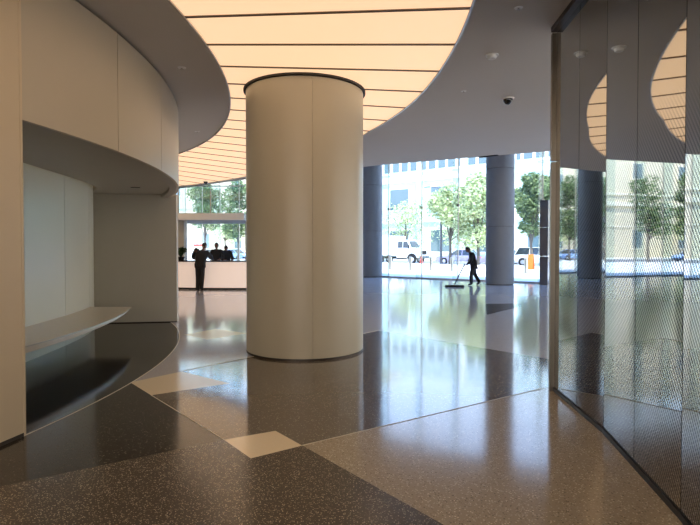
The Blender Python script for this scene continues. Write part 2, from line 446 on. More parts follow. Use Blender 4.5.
# luminous ceiling band: glowing panels between radial seams
lum = empty('luminous_ceiling', polar(12, 0, ZC), 0, 'broad curved band of glowing warm cream ceiling panels around the round column', 'ceiling light', kind='thing')
lo = -Vector(lum.location)
def lb(mb, name, m, **k):
    o = mb.build(name, m, lum, loc=lo, **k); return o
STEP = R_(3.9)
k0, k1 = -16, 19
for k in range(k0, k1):
    a, b = k * STEP + .0019, (k + 1) * STEP - .0019
    mb = MB(); mb.ring(C0, RIN + .012, lambda t: rout(t) - .012, ZC + .006, ZC + .03, a, b, 3)
    lb(mb, 'diffuser_panel', M['emitpanel'])
mb = MB(); mb.ring(C0, RIN - .01, RIN + .012, ZC - .012, ZC + .03, LA0, LA1, 120); lb(mb, 'edge_trim', M['steel'])
mb = MB(); mb.ring(C0, lambda t: rout(t) - .012, lambda t: rout(t) + .01, ZC - .012, ZC + .03, LA0, LA1, 120); lb(mb, 'edge_trim', M['steel'])
mb = MB()
for k in range(k0 + 1, k1):
    a = k * STEP; mb.bar(polar(RIN, a, ZC + .009), polar(rout(a), a, ZC + .009), .040, .022)
lb(mb, 'seam_bars', mat('tan_seam_bar', srgb(128, 104, 80), .6))
mb = MB(); mb.ring(C0, RIN - .3, lambda t: rout(t) + .3, ZC + .252, ZC + .30, LA0, LA1, 60); lb(mb, 'housing', M['joint'])

# ------------------------------------------------------------------ curved core wall with bench alcove
FB = 2.60                                    # underside of the fascia
core = struct(empty('wall_core', polar(RW, R_(-11)), 0, 'cream curved core wall with a bench alcove cut into it', 'wall'))
co = -Vector(core.location)
def cb(mb, name, m, **k): return mb.build(name, m, core, loc=co, **k)
def rb(a):
    t = min(1, max(0, (a - R_(6)) / R_(27))); return RB + .42 * t * t * (3 - 2 * t)
PW = R_(8.35)
GAP = .0006
TOP = ZC - .035
for k in range(5):                           # fascia panels over the alcove
    a, b = TH0 + k * PW, min(TH0 + (k + 1) * PW, R_(31))
    mb = MB(); mb.ring(C0, RW - .04, RW, FB, TOP, a + GAP, b - GAP, 10); cb(mb, 'fascia_panel', M['fascia'], smooth=30)
mb = MB(); mb.ring(C0, RW - .16, RW - .05, FB + .06, ZC - .001, TH0, R_(31), 40); cb(mb, 'fascia_backing', M['joint'])
mb = MB(); mb.ring(C0, lambda t: rb(t) + .12 * max(0, min(1, (R_(29) - t) / .06)), RW - .045, FB + .06, FB + .11, TH0, TH2 + .03, 40); cb(mb, 'alcove_soffit', M['soffit'])
mb = MB(); mb.ring(C0, lambda t: rb(t) - .2, RB + 1.0, FB + .42, FB + .46, TH0, TH2 + .03, 40); cb(mb, 'cove_lid', M['white'])
mb = MB(); mb.ring(C0, RW - .16, RW - .041, FB + .003, FB + .06, TH0, R_(30.5), 40); cb(mb, 'fascia_lip', M['soffit'])
for k in range(6):                           # full-height cream panels on the near side of the alcove
    a, b = TH0 - (k + 1) * PW, TH0 - k * PW
    mb = MB(); mb.ring(C0, RW - .045, RW, .03, TOP, a + GAP, b - (GAP if k else 0), 10); cb(mb, 'wall_panel', M['cream'], smooth=30)
mb = MB(); mb.ring(C0, RW - .3, RW - .05, 0, ZC - .001, TH0 - 6 * PW, TH0 - .0005, 40); cb(mb, 'backing', M['joint'])
mb = MB(); mb.ring(C0, RB - .3, RW - .05, .0, FB + .07, TH0 - .012, TH0, 2); cb(mb, 'alcove_side', M['greywall'])
mb = MB(); mb.ring(C0, RW - .012, RW + .004, .0, TOP, TH0 - .0022, TH0 + .0002, 1); cb(mb, 'corner_bead', M['cream'])
nb = 5
BW = (TH2 - TH0) / nb
for k in range(nb):                          # pale glass back of the alcove
    mb = MB(); mb.ring(C0, lambda t: rb(t) - .03, rb, 0.0, FB + .42, TH0 + k * BW + .0006, TH0 + (k + 1) * BW - .0006, 8); cb(mb, 'back_panel', M['backglass'], smooth=30)
mb = MB(); mb.ring(C0, lambda t: rb(t) - .2, lambda t: rb(t) - .04, 0, FB + .42, TH0, TH2, 30); cb(mb, 'back_core', M['joint'])
# end wall of the alcove
e0, e1 = P(176.5, 322.3), P(84, 324.2)
mb = MB(); d = (e1 - e0); nrm = Vector((-d.y, d.x, 0)).normalized()
if nrm.y < 0: nrm = -nrm
e1x = e1 + d.normalized() * .5
mb.prism([e0, e1x, e1x + nrm * .2, e0 + nrm * .2], 0.0, FB + .07)
cb(mb, 'alcove_end_wall', M['greywall'])
mb = MB(); mb.prism([e0 - nrm * .004, e1x - nrm * .004, e1x + nrm * .1, e0 + nrm * .1], .0, .02); cb(mb, 'base_strip', M['joint'])
for k in range(8):                           # the core continues out of sight
    a = R_(31) + k * PW
    mb = MB(); mb.ring(C0, RW - .25, RW, 0, TOP, a + GAP, a + PW - GAP, 8); cb(mb, 'wall_panel', M['cream'], smooth=30)
mb = MB(); mb.ring(C0, RW - .02, RW + .004, 0.0, .03, TH0 - 6 * PW, TH0, 40); cb(mb, 'base_strip', M['joint'])
# slot lamp along the top of the alcove's back wall
sl = MB(); sl.ring(C0, lambda t: rb(t) + .04, lambda t: rb(t) + .09, FB + .385, FB + .405, TH0 + .03, TH2 - .03, 24)
tag(sl.build('slot_light', M['slotlight']), 'thin warm strip light hidden in the cove above the pale alcove back wall', 'ceiling light')
# small soffit fittings
for a, r, nm in ((R_(-6.2), 8.75, 'soffit_slot'), (R_(22.5), 9.0, 'soffit_slot')):
    p = polar(r, a, FB + .057)
    mb = MB(); mb.box((0, 0, 0), (.16, .035, .012), a)
    tag(mb.build(nm, M['diffuser_dark'], loc=p), 'small dark slot fitting in the alcove soffit near the ' + ('cream pilaster' if a < 0 else 'far end wall'), 'fitting')

# bench
bn = empty('bench', polar(8.6, 0, 0), 0, 'floating pale stone bench with a curved tapering front in the alcove', 'bench')
def bench():
    pts_f = []; n = 36
    for i in range(n + 1):
        t = i / n; a = TH0 + .004 + (R_(24.8) - TH0) * t
        r = 8.66 + .26 * t
        pts_f.append(polar(r, a))
    tip = P(131, 307) ; s = (CAMH - .48) / CAMH; tip = Vector((tip.x * s, tip.y * s, 0)); 
    pts_f = [p for p in pts_f if p.y < tip.y - .04] + [tip]
    back = [polar(rb(TH0 + .004 + (R_(25.2) - TH0) * i / 30) + .004, TH0 + .004 + (R_(25.2) - TH0) * i / 30) for i in range(31)]
    back = [p for p in back if p.y < tip.y - .02]
    bx = CX + math.sqrt((rb(R_(25)) + .004) ** 2 - (tip.y - CY) ** 2)
    back.append(Vector((bx, tip.y, 0)))
    poly = pts_f + back[::-1]
    bm = bmesh.new()
    vt = [bm.verts.new((p.x, p.y, .48)) for p in poly]
    f = bm.faces.new(vt); 
    if f.normal.z < 0: f.normal_flip()
    nfr = len(pts_f)
    vb = []
    for i, p in enumerate(poly):
        t = (i / (nfr - 1)) if i < nfr else (len(poly) - 1 - i) / (len(poly) - nfr - 1 + 1e-9)
        th = .075 * (1 - t) + .02
        q = p.copy()
        vb.append(bm.verts.new((q.x, q.y, .48 - th)))
    bm.faces.new(vb[::-1])
    L = len(poly)
    for i in range(L): bm.faces.new((vt[i], vt[(i + 1) % L], vb[(i + 1) % L], vb[i]))
    bmesh.ops.recalc_face_normals(bm, faces=bm.faces[:])
    me = bpy.data.meshes.new('seat_slab'); bm.to_mesh(me); bm.free(); me.materials.append(M['bench'])
    o = bpy.data.objects.new('seat_slab', me); COL.objects.link(o); o.parent = bn; o.location = -Vector(bn.location)
    mb = MB()
    fe = [p + Vector((0, 0, .474)) for p in pts_f[1:]]
    out = [p + (p - Vector((CX, CY, p.z))).normalized() * .003 for p in fe]
    for a, b in zip(out[:-1], out[1:]): mb.bar(a, b, .008, .011)
    mb.build('edge_trim', M['steel'], bn, loc=-Vector(bn.location))
bench()

# ------------------------------------------------------------------ main column
mc = Vector((-.685, 7.96, 0)); MR = .885
col = empty('column', mc, 0, 'massive round column in satin beige cladding rising into the glowing ceiling', 'column', kind='thing')
aim = math.atan2(-mc.y, -mc.x) + R_(6.5)
for k in range(4):
    a = aim + k * PI / 2
    mb = MB(); mb.ring((0, 0, 0), MR - .03, MR, .03, ZC - .03, a + .0017, a + PI / 2 - .0017, 28); mb.build('cladding_panel', M['column'], col, smooth=30)
mb = MB(); mb.lathe((0, 0, 0), [(MR - .035, .0), (MR - .035, ZC + .006)], 48); mb.build('core', M['joint'], col, smooth=30)
mb = MB(); mb.lathe((0, 0, 0), [(MR + .002, 0), (MR + .002, .028), (MR - .02, .03)], 64); mb.build('base_ring', M['bronze'], col, smooth=30)
mb = MB(); mb.ring((0, 0, 0), MR - .03, MR + .035, ZC - .022, ZC + .006, 0, 2 * PI, 64); mb.build('top_reveal', M['joint'], col)

# ------------------------------------------------------------------ columns by the glass
def hall_column(p, label):
    c = empty('column', p, 0, label, 'column', 'blue grey columns along the glass front', 'thing')
    zs = [0.02, 2.45, 4.9, 7.35, HT]
    for a, b in zip(zs[:-1], zs[1:]):
        mb = MB(); mb.lathe((0, 0, 0), [(.57, a + .006), (.59, a + .012), (.59, b - .012), (.57, b - .006)], 48); mb.build('shaft_drum', M['concrete'], c, smooth=30)
    mb = MB(); mb.lathe((0, 0, 0), [(.56, 0), (.56, HT)], 32); mb.build('core', M['joint'], c, smooth=30)
    return c
c2 = P(499.8, 285.2); c2 = c2 * (1 + .59 / c2.length)
c1 = P(371.5, 277.2); c1 = c1 * (1 + .59 / c1.length)
sp = c1 - c2
hall_column(c2, 'blue grey round column right of the person sweeping')
hall_column(c1, 'blue grey round column half hidden by the big beige column')
c3 = Vector((-4.96, 28.0, 0))
hall_column(c3, 'blue grey round column seen only as a dark strip in the mirror glass')

# ------------------------------------------------------------------ glass front
BAY = 2.0
t = .34 - BAY * 11
wi = 0
while t < TR - .2:
    a, b = max(t, TL + .05), min(t + BAY, TR - .05)
    if b - a > .3:
        wi += 1
        w = empty('window_%d' % wi, fac((a + b) / 2), FANG); struct(w)
        hw = (b - a) / 2
        mb = MB(); mb.box((0, 0, HT / 2), (2 * hw - .03, .02, HT - .1)); mb.build('pane', M['facade_glass'], w)
        mb = MB(); mb.box((-hw, -.31, HT / 2), (.025, .56, HT)); mb.build('glass_fin', M['fin_glass'], w)
        mb = MB(); mb.box((-hw, -.015, HT / 2), (.035, .05, HT)); mb.build('mullion', M['steel'], w)
        mb = MB(); mb.box((0, 0, .03), (2 * hw, .1, .06)); mb.build('sill', M['steel'], w)
        mb = MB()
        for z in (3.6, 7.2):
            mb.box((-hw + .02, -.05, z), (.12, .1, .12))
        mb.build('clamp', M['steel'], w)
    t += BAY

# dark pylon by the entrance
py = P(546.5, 285.2)
pl = empty('entrance_pylon', py + Vector((0, .2, 0)), FANG, 'tall dark grey panelled pylon between far column and mirror glass partition', 'pylon')
for a, b in ((0.0, 1.20), (1.215, 2.40), (2.415, 3.55)):
    mb = MB(); mb.box((0, 0, (a + b) / 2), (.34, .26, b - a), 0, .006); mb.build('panel', M['cardark'], pl)

# ------------------------------------------------------------------ mirror glass partition on the right
gp = empty('glass_partition', (2.11, 4.38, 0), 0, 'curved partition of dark mirror glass panels with fine perforated pattern', 'partition', kind='thing')
go = -Vector(gp.location)
W1, W2, W3 = R_(3.9), R_(9.5), R_(13.5)
def along(p, w, s): return Vector((p.x + math.sin(w) * s, p.y + math.cos(w) * s, 0))
K1 = Vector((2.125, 4.33, 0))
pEnd = along(K1, W1, 1.28)
pJ0 = along(K1, W1, .61)
K2 = along(K1, W2, -1.40)
pJ1 = along(K1, W2, -.68)
K3 = along(K2, W3, -1.37); pJ2 = along(K2, W3, -.68)
W4 = R_(16.5); K4 = along(K3, W4, -1.37); pJ3 = along(K3, W4, -.68)
W5 = R_(19); K5 = along(K4, W5, -1.37)
def gpanel(a, b):
    d = (b - a).normalized(); n = Vector((d.y, -d.x, 0)); g = .004
    a2, b2 = a + d * g, b - d * g; th = n * .02
    z0, z1 = .045, ZC - .06
    me = bpy.data.meshes.new('glass_panel')
    vs = [a2, b2, b2 + th, a2 + th]
    V = [(p.x, p.y, z0) for p in vs] + [(p.x, p.y, z1) for p in vs]
    Fs = [(3, 2, 1, 0), (4, 5, 6, 7), (0, 1, 5, 4), (1, 2, 6, 5), (2, 3, 7, 6), (3, 0, 4, 7)]
    me.from_pydata(V, [], Fs); uv = me.uv_layers.new(name='UVMap')
    for p in me.polygons:
        for li in p.loop_indices:
            v = me.vertices[me.loops[li].vertex_index].co
            uv.data[li].uv = ((Vector((v.x, v.y, 0)) - K1).dot(d), v.z)
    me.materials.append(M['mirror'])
    bm = bmesh.new(); bm.from_mesh(me); bmesh.ops.recalc_face_normals(bm, faces=bm.faces[:]); bm.to_mesh(me); bm.free()
    o = bpy.data.objects.new('glass_panel', me); COL.objects.link(o); o.parent = gp; o.location = go
chain = [pEnd, pJ0, K1, pJ1, K2, pJ2, K3, pJ3, K4, K5]
for a, b in zip(chain[:-1], chain[1:]): gpanel(b, a)
def strip(name, off0, off1, z0, z1, m):
    mb = MB(); kk = [pEnd, K1, K2, K3, K4, K5]
    for a, b in zip(kk[:-1], kk[1:]):
        d = (a - b).normalized(); n = Vector((d.y, -d.x, 0))
        mb.prism([a + n * off0, b + n * off0, b + n * off1, a + n * off1], z0, z1)
    return mb.build(name, m, gp, loc=go)
strip('backing', .022, .10, 0, ZC - .002, M['joint'])
strip('base_channel', -.012, .03, 0.0, .04, M['black'])
strip('header', -.06, .10, ZC - .055, ZC - .002, M['bronze'])
dE = Vector((math.sin(W1), math.cos(W1), 0)); nE = Vector((dE.y, -dE.x, 0))
for z0, z1 in ((0.0, 2.475), (2.485, ZC - .06)):
    mb = MB(); q = pEnd + dE * .002
    mb.prism([q - nE * .045, q - nE * .045 + dE * .05, q + nE * .11 + dE * .05, q + nE * .11], z0, z1)
    mb.build('end_frame', mat('warm_grey_steel', srgb(140, 130, 118), .4, 1.), gp, loc=go)

# ------------------------------------------------------------------ ceiling fittings
def smoke(p, label):
    o = empty('smoke_detector', p, 0, label, 'smoke detector')
    mb = MB(); mb.lathe((0, 0, 0), [(.001, -.012), (.075, -.012), (.08, 0), (.001, 0)], 24); mb.build('base_plate', M['white'], o, smooth=30)
    mb = MB(); mb.lathe((0, 0, 0), [(.001, -.05), (.045, -.048), (.055, -.03), (.058, -.012)], 24); mb.build('sensor_head', M['white'], o, smooth=30)
smoke(PC(491, 56.5), 'round white smoke detector on the grey ceiling beside the glowing band')
def sprinkler(p, label, k=1.0):
    o = empty('sprinkler', p, 0, label, 'sprinkler')
    mb = MB(); mb.lathe((0, 0, 0), [(.001, -.006), (.038 * k, -.006), (.042 * k, 0), (.001, 0)], 20); mb.build('escutcheon', M['white'], o)
    mb = MB(); mb.tube([(0, 0, -.006), (0, 0, -.022)], .008, 8); mb.lathe((0, 0, -.024), [(.001, 0), (.02 * k, 0), (.02 * k, .003), (.001, .003)], 14); mb.build('deflector', M['steel'], o)
sprinkler(PC(517, 10), 'small sprinkler on the grey ceiling nearest the mirror partition header')
sprinkler(PC(463, 92), 'small white sprinkler on the grey ceiling left of the dome camera')
sprinkler(PC(183, 69), 'small white sprinkler on the curved soffit ring above the alcove fascia', 1.3)
sprinkler(PC(198, 132), 'small white sprinkler on the far tip of the curved soffit ring', 1.3)
def dome(p, label):
    o = empty('dome_camera', p, 0, label, 'security camera')
    mb = MB(); mb.lathe((0, 0, 0), [(.001, -.02), (.09, -.02), (.10, -.006), (.10, 0), (.001, 0)], 28); mb.build('mount', M['white'], o, smooth=30)
    mb = MB(); mb.sphere((0, 0, -.02), .072, 24, 1.15, -1); mb.build('dome', mat('smoked_dome', srgb(14, 14, 16), .08), o, smooth=40)
dome(PC(507, 99), 'black dome security camera on the right part of the grey ceiling')
dome(PC(206, 181.5), 'small dark dome camera at the ceiling edge above the balustrade')
p = PC(488, 156.2); p.z = ZC - .012
mb = MB(); mb.box((0, 0, 0), (.5, .09, .024), FANG, .004)
tag(mb.build('slot_diffuser', M['diffuser_dark'], loc=p), 'short dark slot diffuser at the ceiling edge before the far column', 'air vent')

# ------------------------------------------------------------------ reception desk and bridge
DC = Vector((-4.3, 19.25 + 9.0, 0)); DR = 9.0
dk = empty('reception_desk', (-4.6, 19.5, 0), 0, 'long curved reception desk with pale pink front and black top', 'desk')
do = -Vector(dk.location)
a0, a1 = R_(-90 - 23), R_(-90 + 6)
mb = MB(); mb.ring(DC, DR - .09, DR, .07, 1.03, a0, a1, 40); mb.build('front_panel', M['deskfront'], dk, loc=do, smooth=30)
mb = MB(); mb.ring(DC, DR - .12, DR - .03, 0, .07, a0, a1, 40); mb.build('kick_plate', M['black'], dk, loc=do)
mb = MB(); mb.ring(DC, DR - .42, DR + .04, 1.035, 1.085, a0 - .003, a1 + .003, 40); mb.build('counter_top', M['blacktop'], dk, loc=do)
mb = MB(); mb.ring(DC, DR - .85, DR - .30, .70, .74, a0, a1, 40); mb.build('work_surface', M['white'], dk, loc=do)
for a, nm in ((a0, 'end_panel'), (a1 - .006, 'end_panel')):
    mb = MB(); mb.ring(DC, DR - .85, DR - .1, 0, 1.03, a, a + .006, 1); mb.build(nm, M['deskfront'], dk, loc=do)

br = empty('mezzanine_bridge', (-5.0, 20.2, 2.6), 0, 'pale mezzanine bridge with glass balustrade above the reception desk', 'bridge')
bo = -Vector(br.location)
mb = MB(); mb.box((-6.65, 21.8, 2.76), (5.1, 3.2, .24)); mb.build('slab', M['greywall'], br, loc=bo)
mb = MB(); mb.box((-6.65, 20.17, 2.77), (5.1, .06, .26)); mb.build('slab_edge', M['white'], br, loc=bo)
for k in range(4):
    x0 = -9.15 + k * 1.25
    mb = MB(); mb.box((x0 + .625, 20.2, 3.42), (1.22, .016, 1.02)); mb.build('glass_panel', M['rail_glass'], br, loc=bo)
    mb = MB(); mb.box((x0, 20.2, 3.35), (.035, .05, .95)); mb.build('post', M['steel'], br, loc=bo)
mb = MB(); mb.box((-6.65, 20.2, 3.95), (5.1, .05, .04)); mb.build('handrail', M['steel'], br, loc=bo)
mb = MB(); mb.box((-4.3, 22.3, 1.32), (.3, .4, 2.64)); struct(mb.build('wall_pier', M['greywall']))
mb = MB(); mb.box((-6.98, 20.95, 1.32), (.72, .4, 2.64)); struct(mb.build('wall_pier', M['greywall']))

# potted plant on the desk
def tuft(mb, c, r, h, n, lw, seed):
    rnd = random.Random(seed)
    for i in range(n):
        a = rnd.uniform(0, 2 * PI); sp_ = rnd.uniform(.25, 1.); hh = h * rnd.uniform(.6, 1)
        d = Vector((math.cos(a), math.sin(a), 0)); s = Vector((-d.y, d.x, 0)) * lw
        p0 = Vector(c); p1 = p0 + d * r * .45 * sp_ + Vector((0, 0, hh * .75)); p2 = p0 + d * r * sp_ + Vector((0, 0, hh * .8 * (1.3 - .7 * sp_)))
        mb.add([p0 - s * .3, p0 + s * .3, p1 + s, p1 - s, p2], [(0, 1, 2, 3), (3, 2, 4)])
def on_desk(px, off=.2, z=1.085):
    k = (px - 350) / F; y = 19.5
    for _ in range(10):
        x = k * y; y = DC.y - math.sqrt((DR - off) ** 2 - (x - DC.x) ** 2)
    return Vector((k * y, y, z))
pp = empty('potted_plant', on_desk(181, .22), 0, 'leafy dark green plant in a black bowl on the left of the desk', 'plant')
mb = MB(); mb.lathe((0, 0, 0), [(.001, 0), (.09, 0), (.15, .13), (.14, .13), (.085, .02), (.001, .02)], 24); mb.build('pot', M['potclay'], pp, smooth=40)
mb = MB(); mb.lathe((0, 0, .1), [(.001, 0), (.135, 0)], 20); mb.build('soil', M['bark'], pp)
mb = MB(); tuft(mb, (0, 0, .1), .42, .5, 90, .05, 3); mb.build('foliage', M['leaf_house'], pp)

# ------------------------------------------------------------------ people
def skinned(chains, sub=2):
    """chains: lists of (point, radius); points that coincide are shared, so limbs grow out of one body"""
    vs, rs, es, idx = [], [], [], {}
    for ch in chains:
        prev = None
        for p, r in ch:
            key = tuple(round(c, 4) for c in p)
            if key not in idx: idx[key] = len(vs); vs.append(key); rs.append(r)
            i = idx[key]
            if prev is not None and prev != i: es.append((prev, i))
            prev = i
    me = bpy.data.meshes.new('tmp'); me.from_pydata(vs, es, [])
    o = bpy.data.objects.new('tmp', me); COL.objects.link(o)
    mod = o.modifiers.new('Skin', 'SKIN'); mod.use_smooth_shade = True
    sv = me.skin_vertices[0].data if me.skin_vertices else None
    if sv is None:
        bm = bmesh.new(); bm.from_mesh(me); bm.verts.layers.skin.verify(); bm.to_mesh(me); bm.free(); sv = me.skin_vertices[0].data
    for i, r in enumerate(rs):
        rr = r if isinstance(r, tuple) else (r, r)
        sv[i].radius = rr; sv[i].use_root = (i == 0)
    sb = o.modifiers.new('Sub', 'SUBSURF'); sb.levels = sub; sb.render_levels = sub
    dg = bpy.context.evaluated_depsgraph_get(); dg.update()
    res = bpy.data.meshes.new_from_object(o.evaluated_get(dg))
    bpy.data.objects.remove(o); bpy.data.meshes.remove(me)
    return res
def merge(name, meshes, m, parent):
    bm = bmesh.new()
    for x in meshes:
        bm.from_mesh(x); bpy.data.meshes.remove(x)
    me = bpy.data.meshes.new(name); bm.to_mesh(me); bm.free()
    for p in me.polygons: p.use_smooth = True
    me.materials.clear(); me.materials.append(m)
    o = bpy.data.objects.new(name, me); COL.objects.link(o); o.parent = parent; return o
def V(*a): return Vector(a)
def person(loc, rz, label, J, cloth, coat_len, group=None, bulk=1.0):
    """J: joints in the person's own frame, +y is where they face"""
    root = empty('person', loc, rz, label, 'person', group)
    pel, wai, che, nek, hed = J['pelvis'], J['waist'], J['chest'], J['neck'], J['head']
    face = J.get('face', V(0, 1, 0)).normalized(); upv = (hed - nek).normalized()
    side = face.cross(upv).normalized(); face = upv.cross(side).normalized()
    body = [[(pel, .095), (wai, .085), (che, .095), (nek, .055), (nek + upv * .07, .056)]]
    for s in 'LR':
        body.append([(che, .095), (J['sh' + s], .055), (J['el' + s], .043), (J['wr' + s], .028)])
        body.append([(pel, .095), (J['hip' + s], .085), (J['kn' + s], .058), (J['an' + s], .04)])
    meshes = [skinned(body)]
    # head with brow, nose, mouth, chin and ears
    bm = bmesh.new(); bmesh.ops.create_uvsphere(bm, u_segments=28, v_segments=20, radius=1)
    for v in bm.verts:
        x, y, z = v.co
        wx = .076; wy = .098; wz = .118
        if z < -.1: wx *= 1 - .28 * min(1, (-z - .1) / .8); wy *= 1 - .10 * min(1, (-z - .1) / .8)
        nx, ny, nz = x * wx, y * wy, z * wz
        if y > .75 and abs(x) < .22 and -.38 < z < .08: ny += .022 * (1 - abs(x) / .22) * (1 - max(0, z + .25) / .4)
        if y > .7 and .08 < abs(x) < .55 and .02 < z < .28: ny -= .008
        if y > .7 and abs(x) < .35 and -.62 < z < -.45: ny += .006
        if y > .55 and z < -.75: ny += .01
        v.co = (nx, ny, nz)
    for s in (-1, 1):
        r = bmesh.ops.create_uvsphere(bm, u_segments=10, v_segments=8, radius=1)
        for v in r['verts']: v.co = Vector((s * .077 + v.co.x * .010, -.012 + v.co.y * .02, v.co.z * .032 - .005))
    rot = Matrix((side, face, upv)).transposed().to_4x4()
    bmesh.ops.transform(bm, matrix=Matrix.Translation(hed) @ rot, verts=bm.verts[:])
    me = bpy.data.meshes.new('h'); bm.to_mesh(me); bm.free(); meshes.append(me)
    # hands
    for s in 'LR':
        w = J['wr' + s]; d = J.get('hd' + s, (w - J['el' + s])).normalized(); pn = J.get('pn' + s, V(0, 0, -1)); pn = (pn - d * pn.dot(d)).normalized()
        sd = d.cross(pn).normalized(); thumb = 1 if s == 'L' else -1
        meshes.append(skinned([[(w - d * .015, (.026, .02)), (w + d * .04, (.036, .016)), (w + d * .088, (.038, .014))]], 1))
        curl = J.get('curl' + s, .5)
        for k, ln in enumerate((.068, .078, .072, .056)):
            o = sd * (.028 - .0187 * k) * thumb
            p0 = w + d * .06 + o; p1 = w + d * .09 + o
            c1_, c2_, c3_ = curl * .7, curl * 1.5, curl * 2.1
            p2 = p1 + (d * math.cos(c1_) + pn * math.sin(c1_)) * ln * .45
            p3 = p2 + (d * math.cos(c2_) + pn * math.sin(c2_)) * ln * .32
            p4 = p3 + (d * math.cos(c3_) + pn * math.sin(c3_)) * ln * .23
            meshes.append(skinned([[(p0, .009), (p1, .0095), (p2, .0085), (p3, .008), (p4, .0065)]], 1))
        o = sd * .03 * thumb
        q0 = w + d * .025 + o * .6; q1 = w + d * .045 + o * 1.45; q2 = q1 + d * .03 + o * .35 + pn * .014 * (1 + curl); q3 = q2 + d * .022 + pn * .016 * (1 + curl)
        meshes.append(skinned([[(q0, .011), (q1, .011), (q2, .0095), (q3, .007)]], 1))
    merge('body', meshes, M['skin'], root)
    # jacket / shirt
    hem = pel - V(0, 0, coat_len)
    jk = [[(hem, (.185 * bulk, .165)), (pel + V(0, 0, .02), (.175 * bulk, .15)), (wai, (.158 * bulk, .135)), (che, (.172 * bulk, .142)), (nek - upv * .03, .075)]]
    for s in 'LR':
        jk.append([(che, (.172 * bulk, .142)), (J['sh' + s], .082 * bulk), (J['el' + s], .06 * bulk), (J['wr' + s] + (J['el' + s] - J['wr' + s]).normalized() * .035, .042)])
    merge('jacket', [skinned(jk)], cloth, root)
    tr = [[(pel, .135)]]
    tr = []
    for s in 'LR':
        tr.append([(pel, .135), (J['hip' + s], .112), (J['kn' + s], .086), (J['an' + s] + V(0, 0, .0), .074), (J['an' + s] - V(0, 0, .05), .07)])
    merge('trousers', [skinned(tr)], cloth, root)
    for s in 'LR':
        an = J['an' + s]; toe = J['toe' + s]; fd = (toe - an); fd.z = 0; fd.normalize()
        sole = min(an.z - .08, toe.z - .03)
        ch = [[(V(an.x, an.y, an.z - .0), .045), (V(an.x, an.y, an.z - .035) - fd * .03, .042), ((V(an.x, an.y, an.z - .045) + toe) / 2, (.046, .036)), (toe, (.044, .026))]]
        merge('shoe', [skinned(ch, 1)], M['shoe'], root)
    # hair cap
    bm = bmesh.new(); bmesh.ops.create_uvsphere(bm, u_segments=24, v_segments=16, radius=1)
    bmesh.ops.delete(bm, geom=[v for v in bm.verts if v.co.z < -.55 or (v.co.y > .45 and v.co.z < .45) or (v.co.y > .1 and v.co.z < .05)], context='VERTS')
    for v in bm.verts: v.co = Vector((v.co.x * .084, v.co.y * .105 - .004, v.co.z * .124 + .006))
    bmesh.ops.transform(bm, matrix=Matrix.Translation(hed) @ rot, verts=bm.verts[:])
    me = bpy.data.meshes.new('x'); bm.to_mesh(me); bm.free(); merge('hair', [me], M['hair'], root)
    return root

# visitor at the desk, seen from behind, leaning to the right
mloc = P(200, 290.6)
J = dict(pelvis=V(.0, .0, .92), waist=V(.01, .015, 1.06), chest=V(.04, .06, 1.28), neck=V(.085, .12, 1.475), head=V(.115, .165, 1.625), face=V(.35, 1, -.15),
         shL=V(-.17, .06, 1.49), elL=V(-.31, .15, 1.19), wrL=V(-.17, .36, 1.125), hdL=V(.4, 1, -.05), shR=V(.24, .10, 1.37), elR=V(.37, .24, 1.155), wrR=V(.33, .46, 1.125), hdR=V(-.2, 1, -.05),
         hipL=V(-.085, 0, .88), knL=V(-.085, .02, .49), anL=V(-.09, -.02, .09), toeL=V(-.11, .13, .03),
         hipR=V(.085, 0, .88), knR=V(.07, .03, .49), anR=V(.05, -.01, .09), toeR=V(.07, .14, .03), curlL=.15, curlR=.15)
person(mloc, 0, 'person in a black suit standing at the reception desk, seen from behind', J, M['suit'], .17, bulk=1.28)

# two people standing behind the desk
J = dict(pelvis=V(0, 0, .93), waist=V(0, .02, 1.07), chest=V(0, .03, 1.30), neck=V(0, .05, 1.49), head=V(0, .075, 1.635), face=V(.2, 1, -.15),
         shL=V(-.19, .03, 1.43), elL=V(-.27, .08, 1.16), wrL=V(-.16, .30, 1.10), shR=V(.19, .03, 1.43), elR=V(.27, .10, 1.16), wrR=V(.14, .32, 1.12),
         hipL=V(-.09, 0, .89), knL=V(-.1, .02, .49), anL=V(-.1, -.02, .09), toeL=V(-.11, .13, .03), hipR=V(.09, 0, .89), knR=V(.1, .02, .49), anR=V(.1, -.02, .09), toeR=V(.12, .13, .03), curlL=.4, curlR=.4)
person(on_desk(217, 1.45, 0), PI, 'person in dark clothes behind the reception desk, facing the visitor', J, M['uniform'], .05)
J2 = dict(J); J2['head'] = V(.03, .12, 1.60); J2['face'] = V(.3, 1, -.6); J2['elL'] = V(-.25, .12, 1.15)
person(on_desk(226, 2.15, 0), PI + .5, 'broad person in black behind the desk, at the right of the other one', {k: v * .96 if isinstance(v, Vector) and k != 'face' else v for k, v in J2.items()}, M['suit'], .08, bulk=1.2)

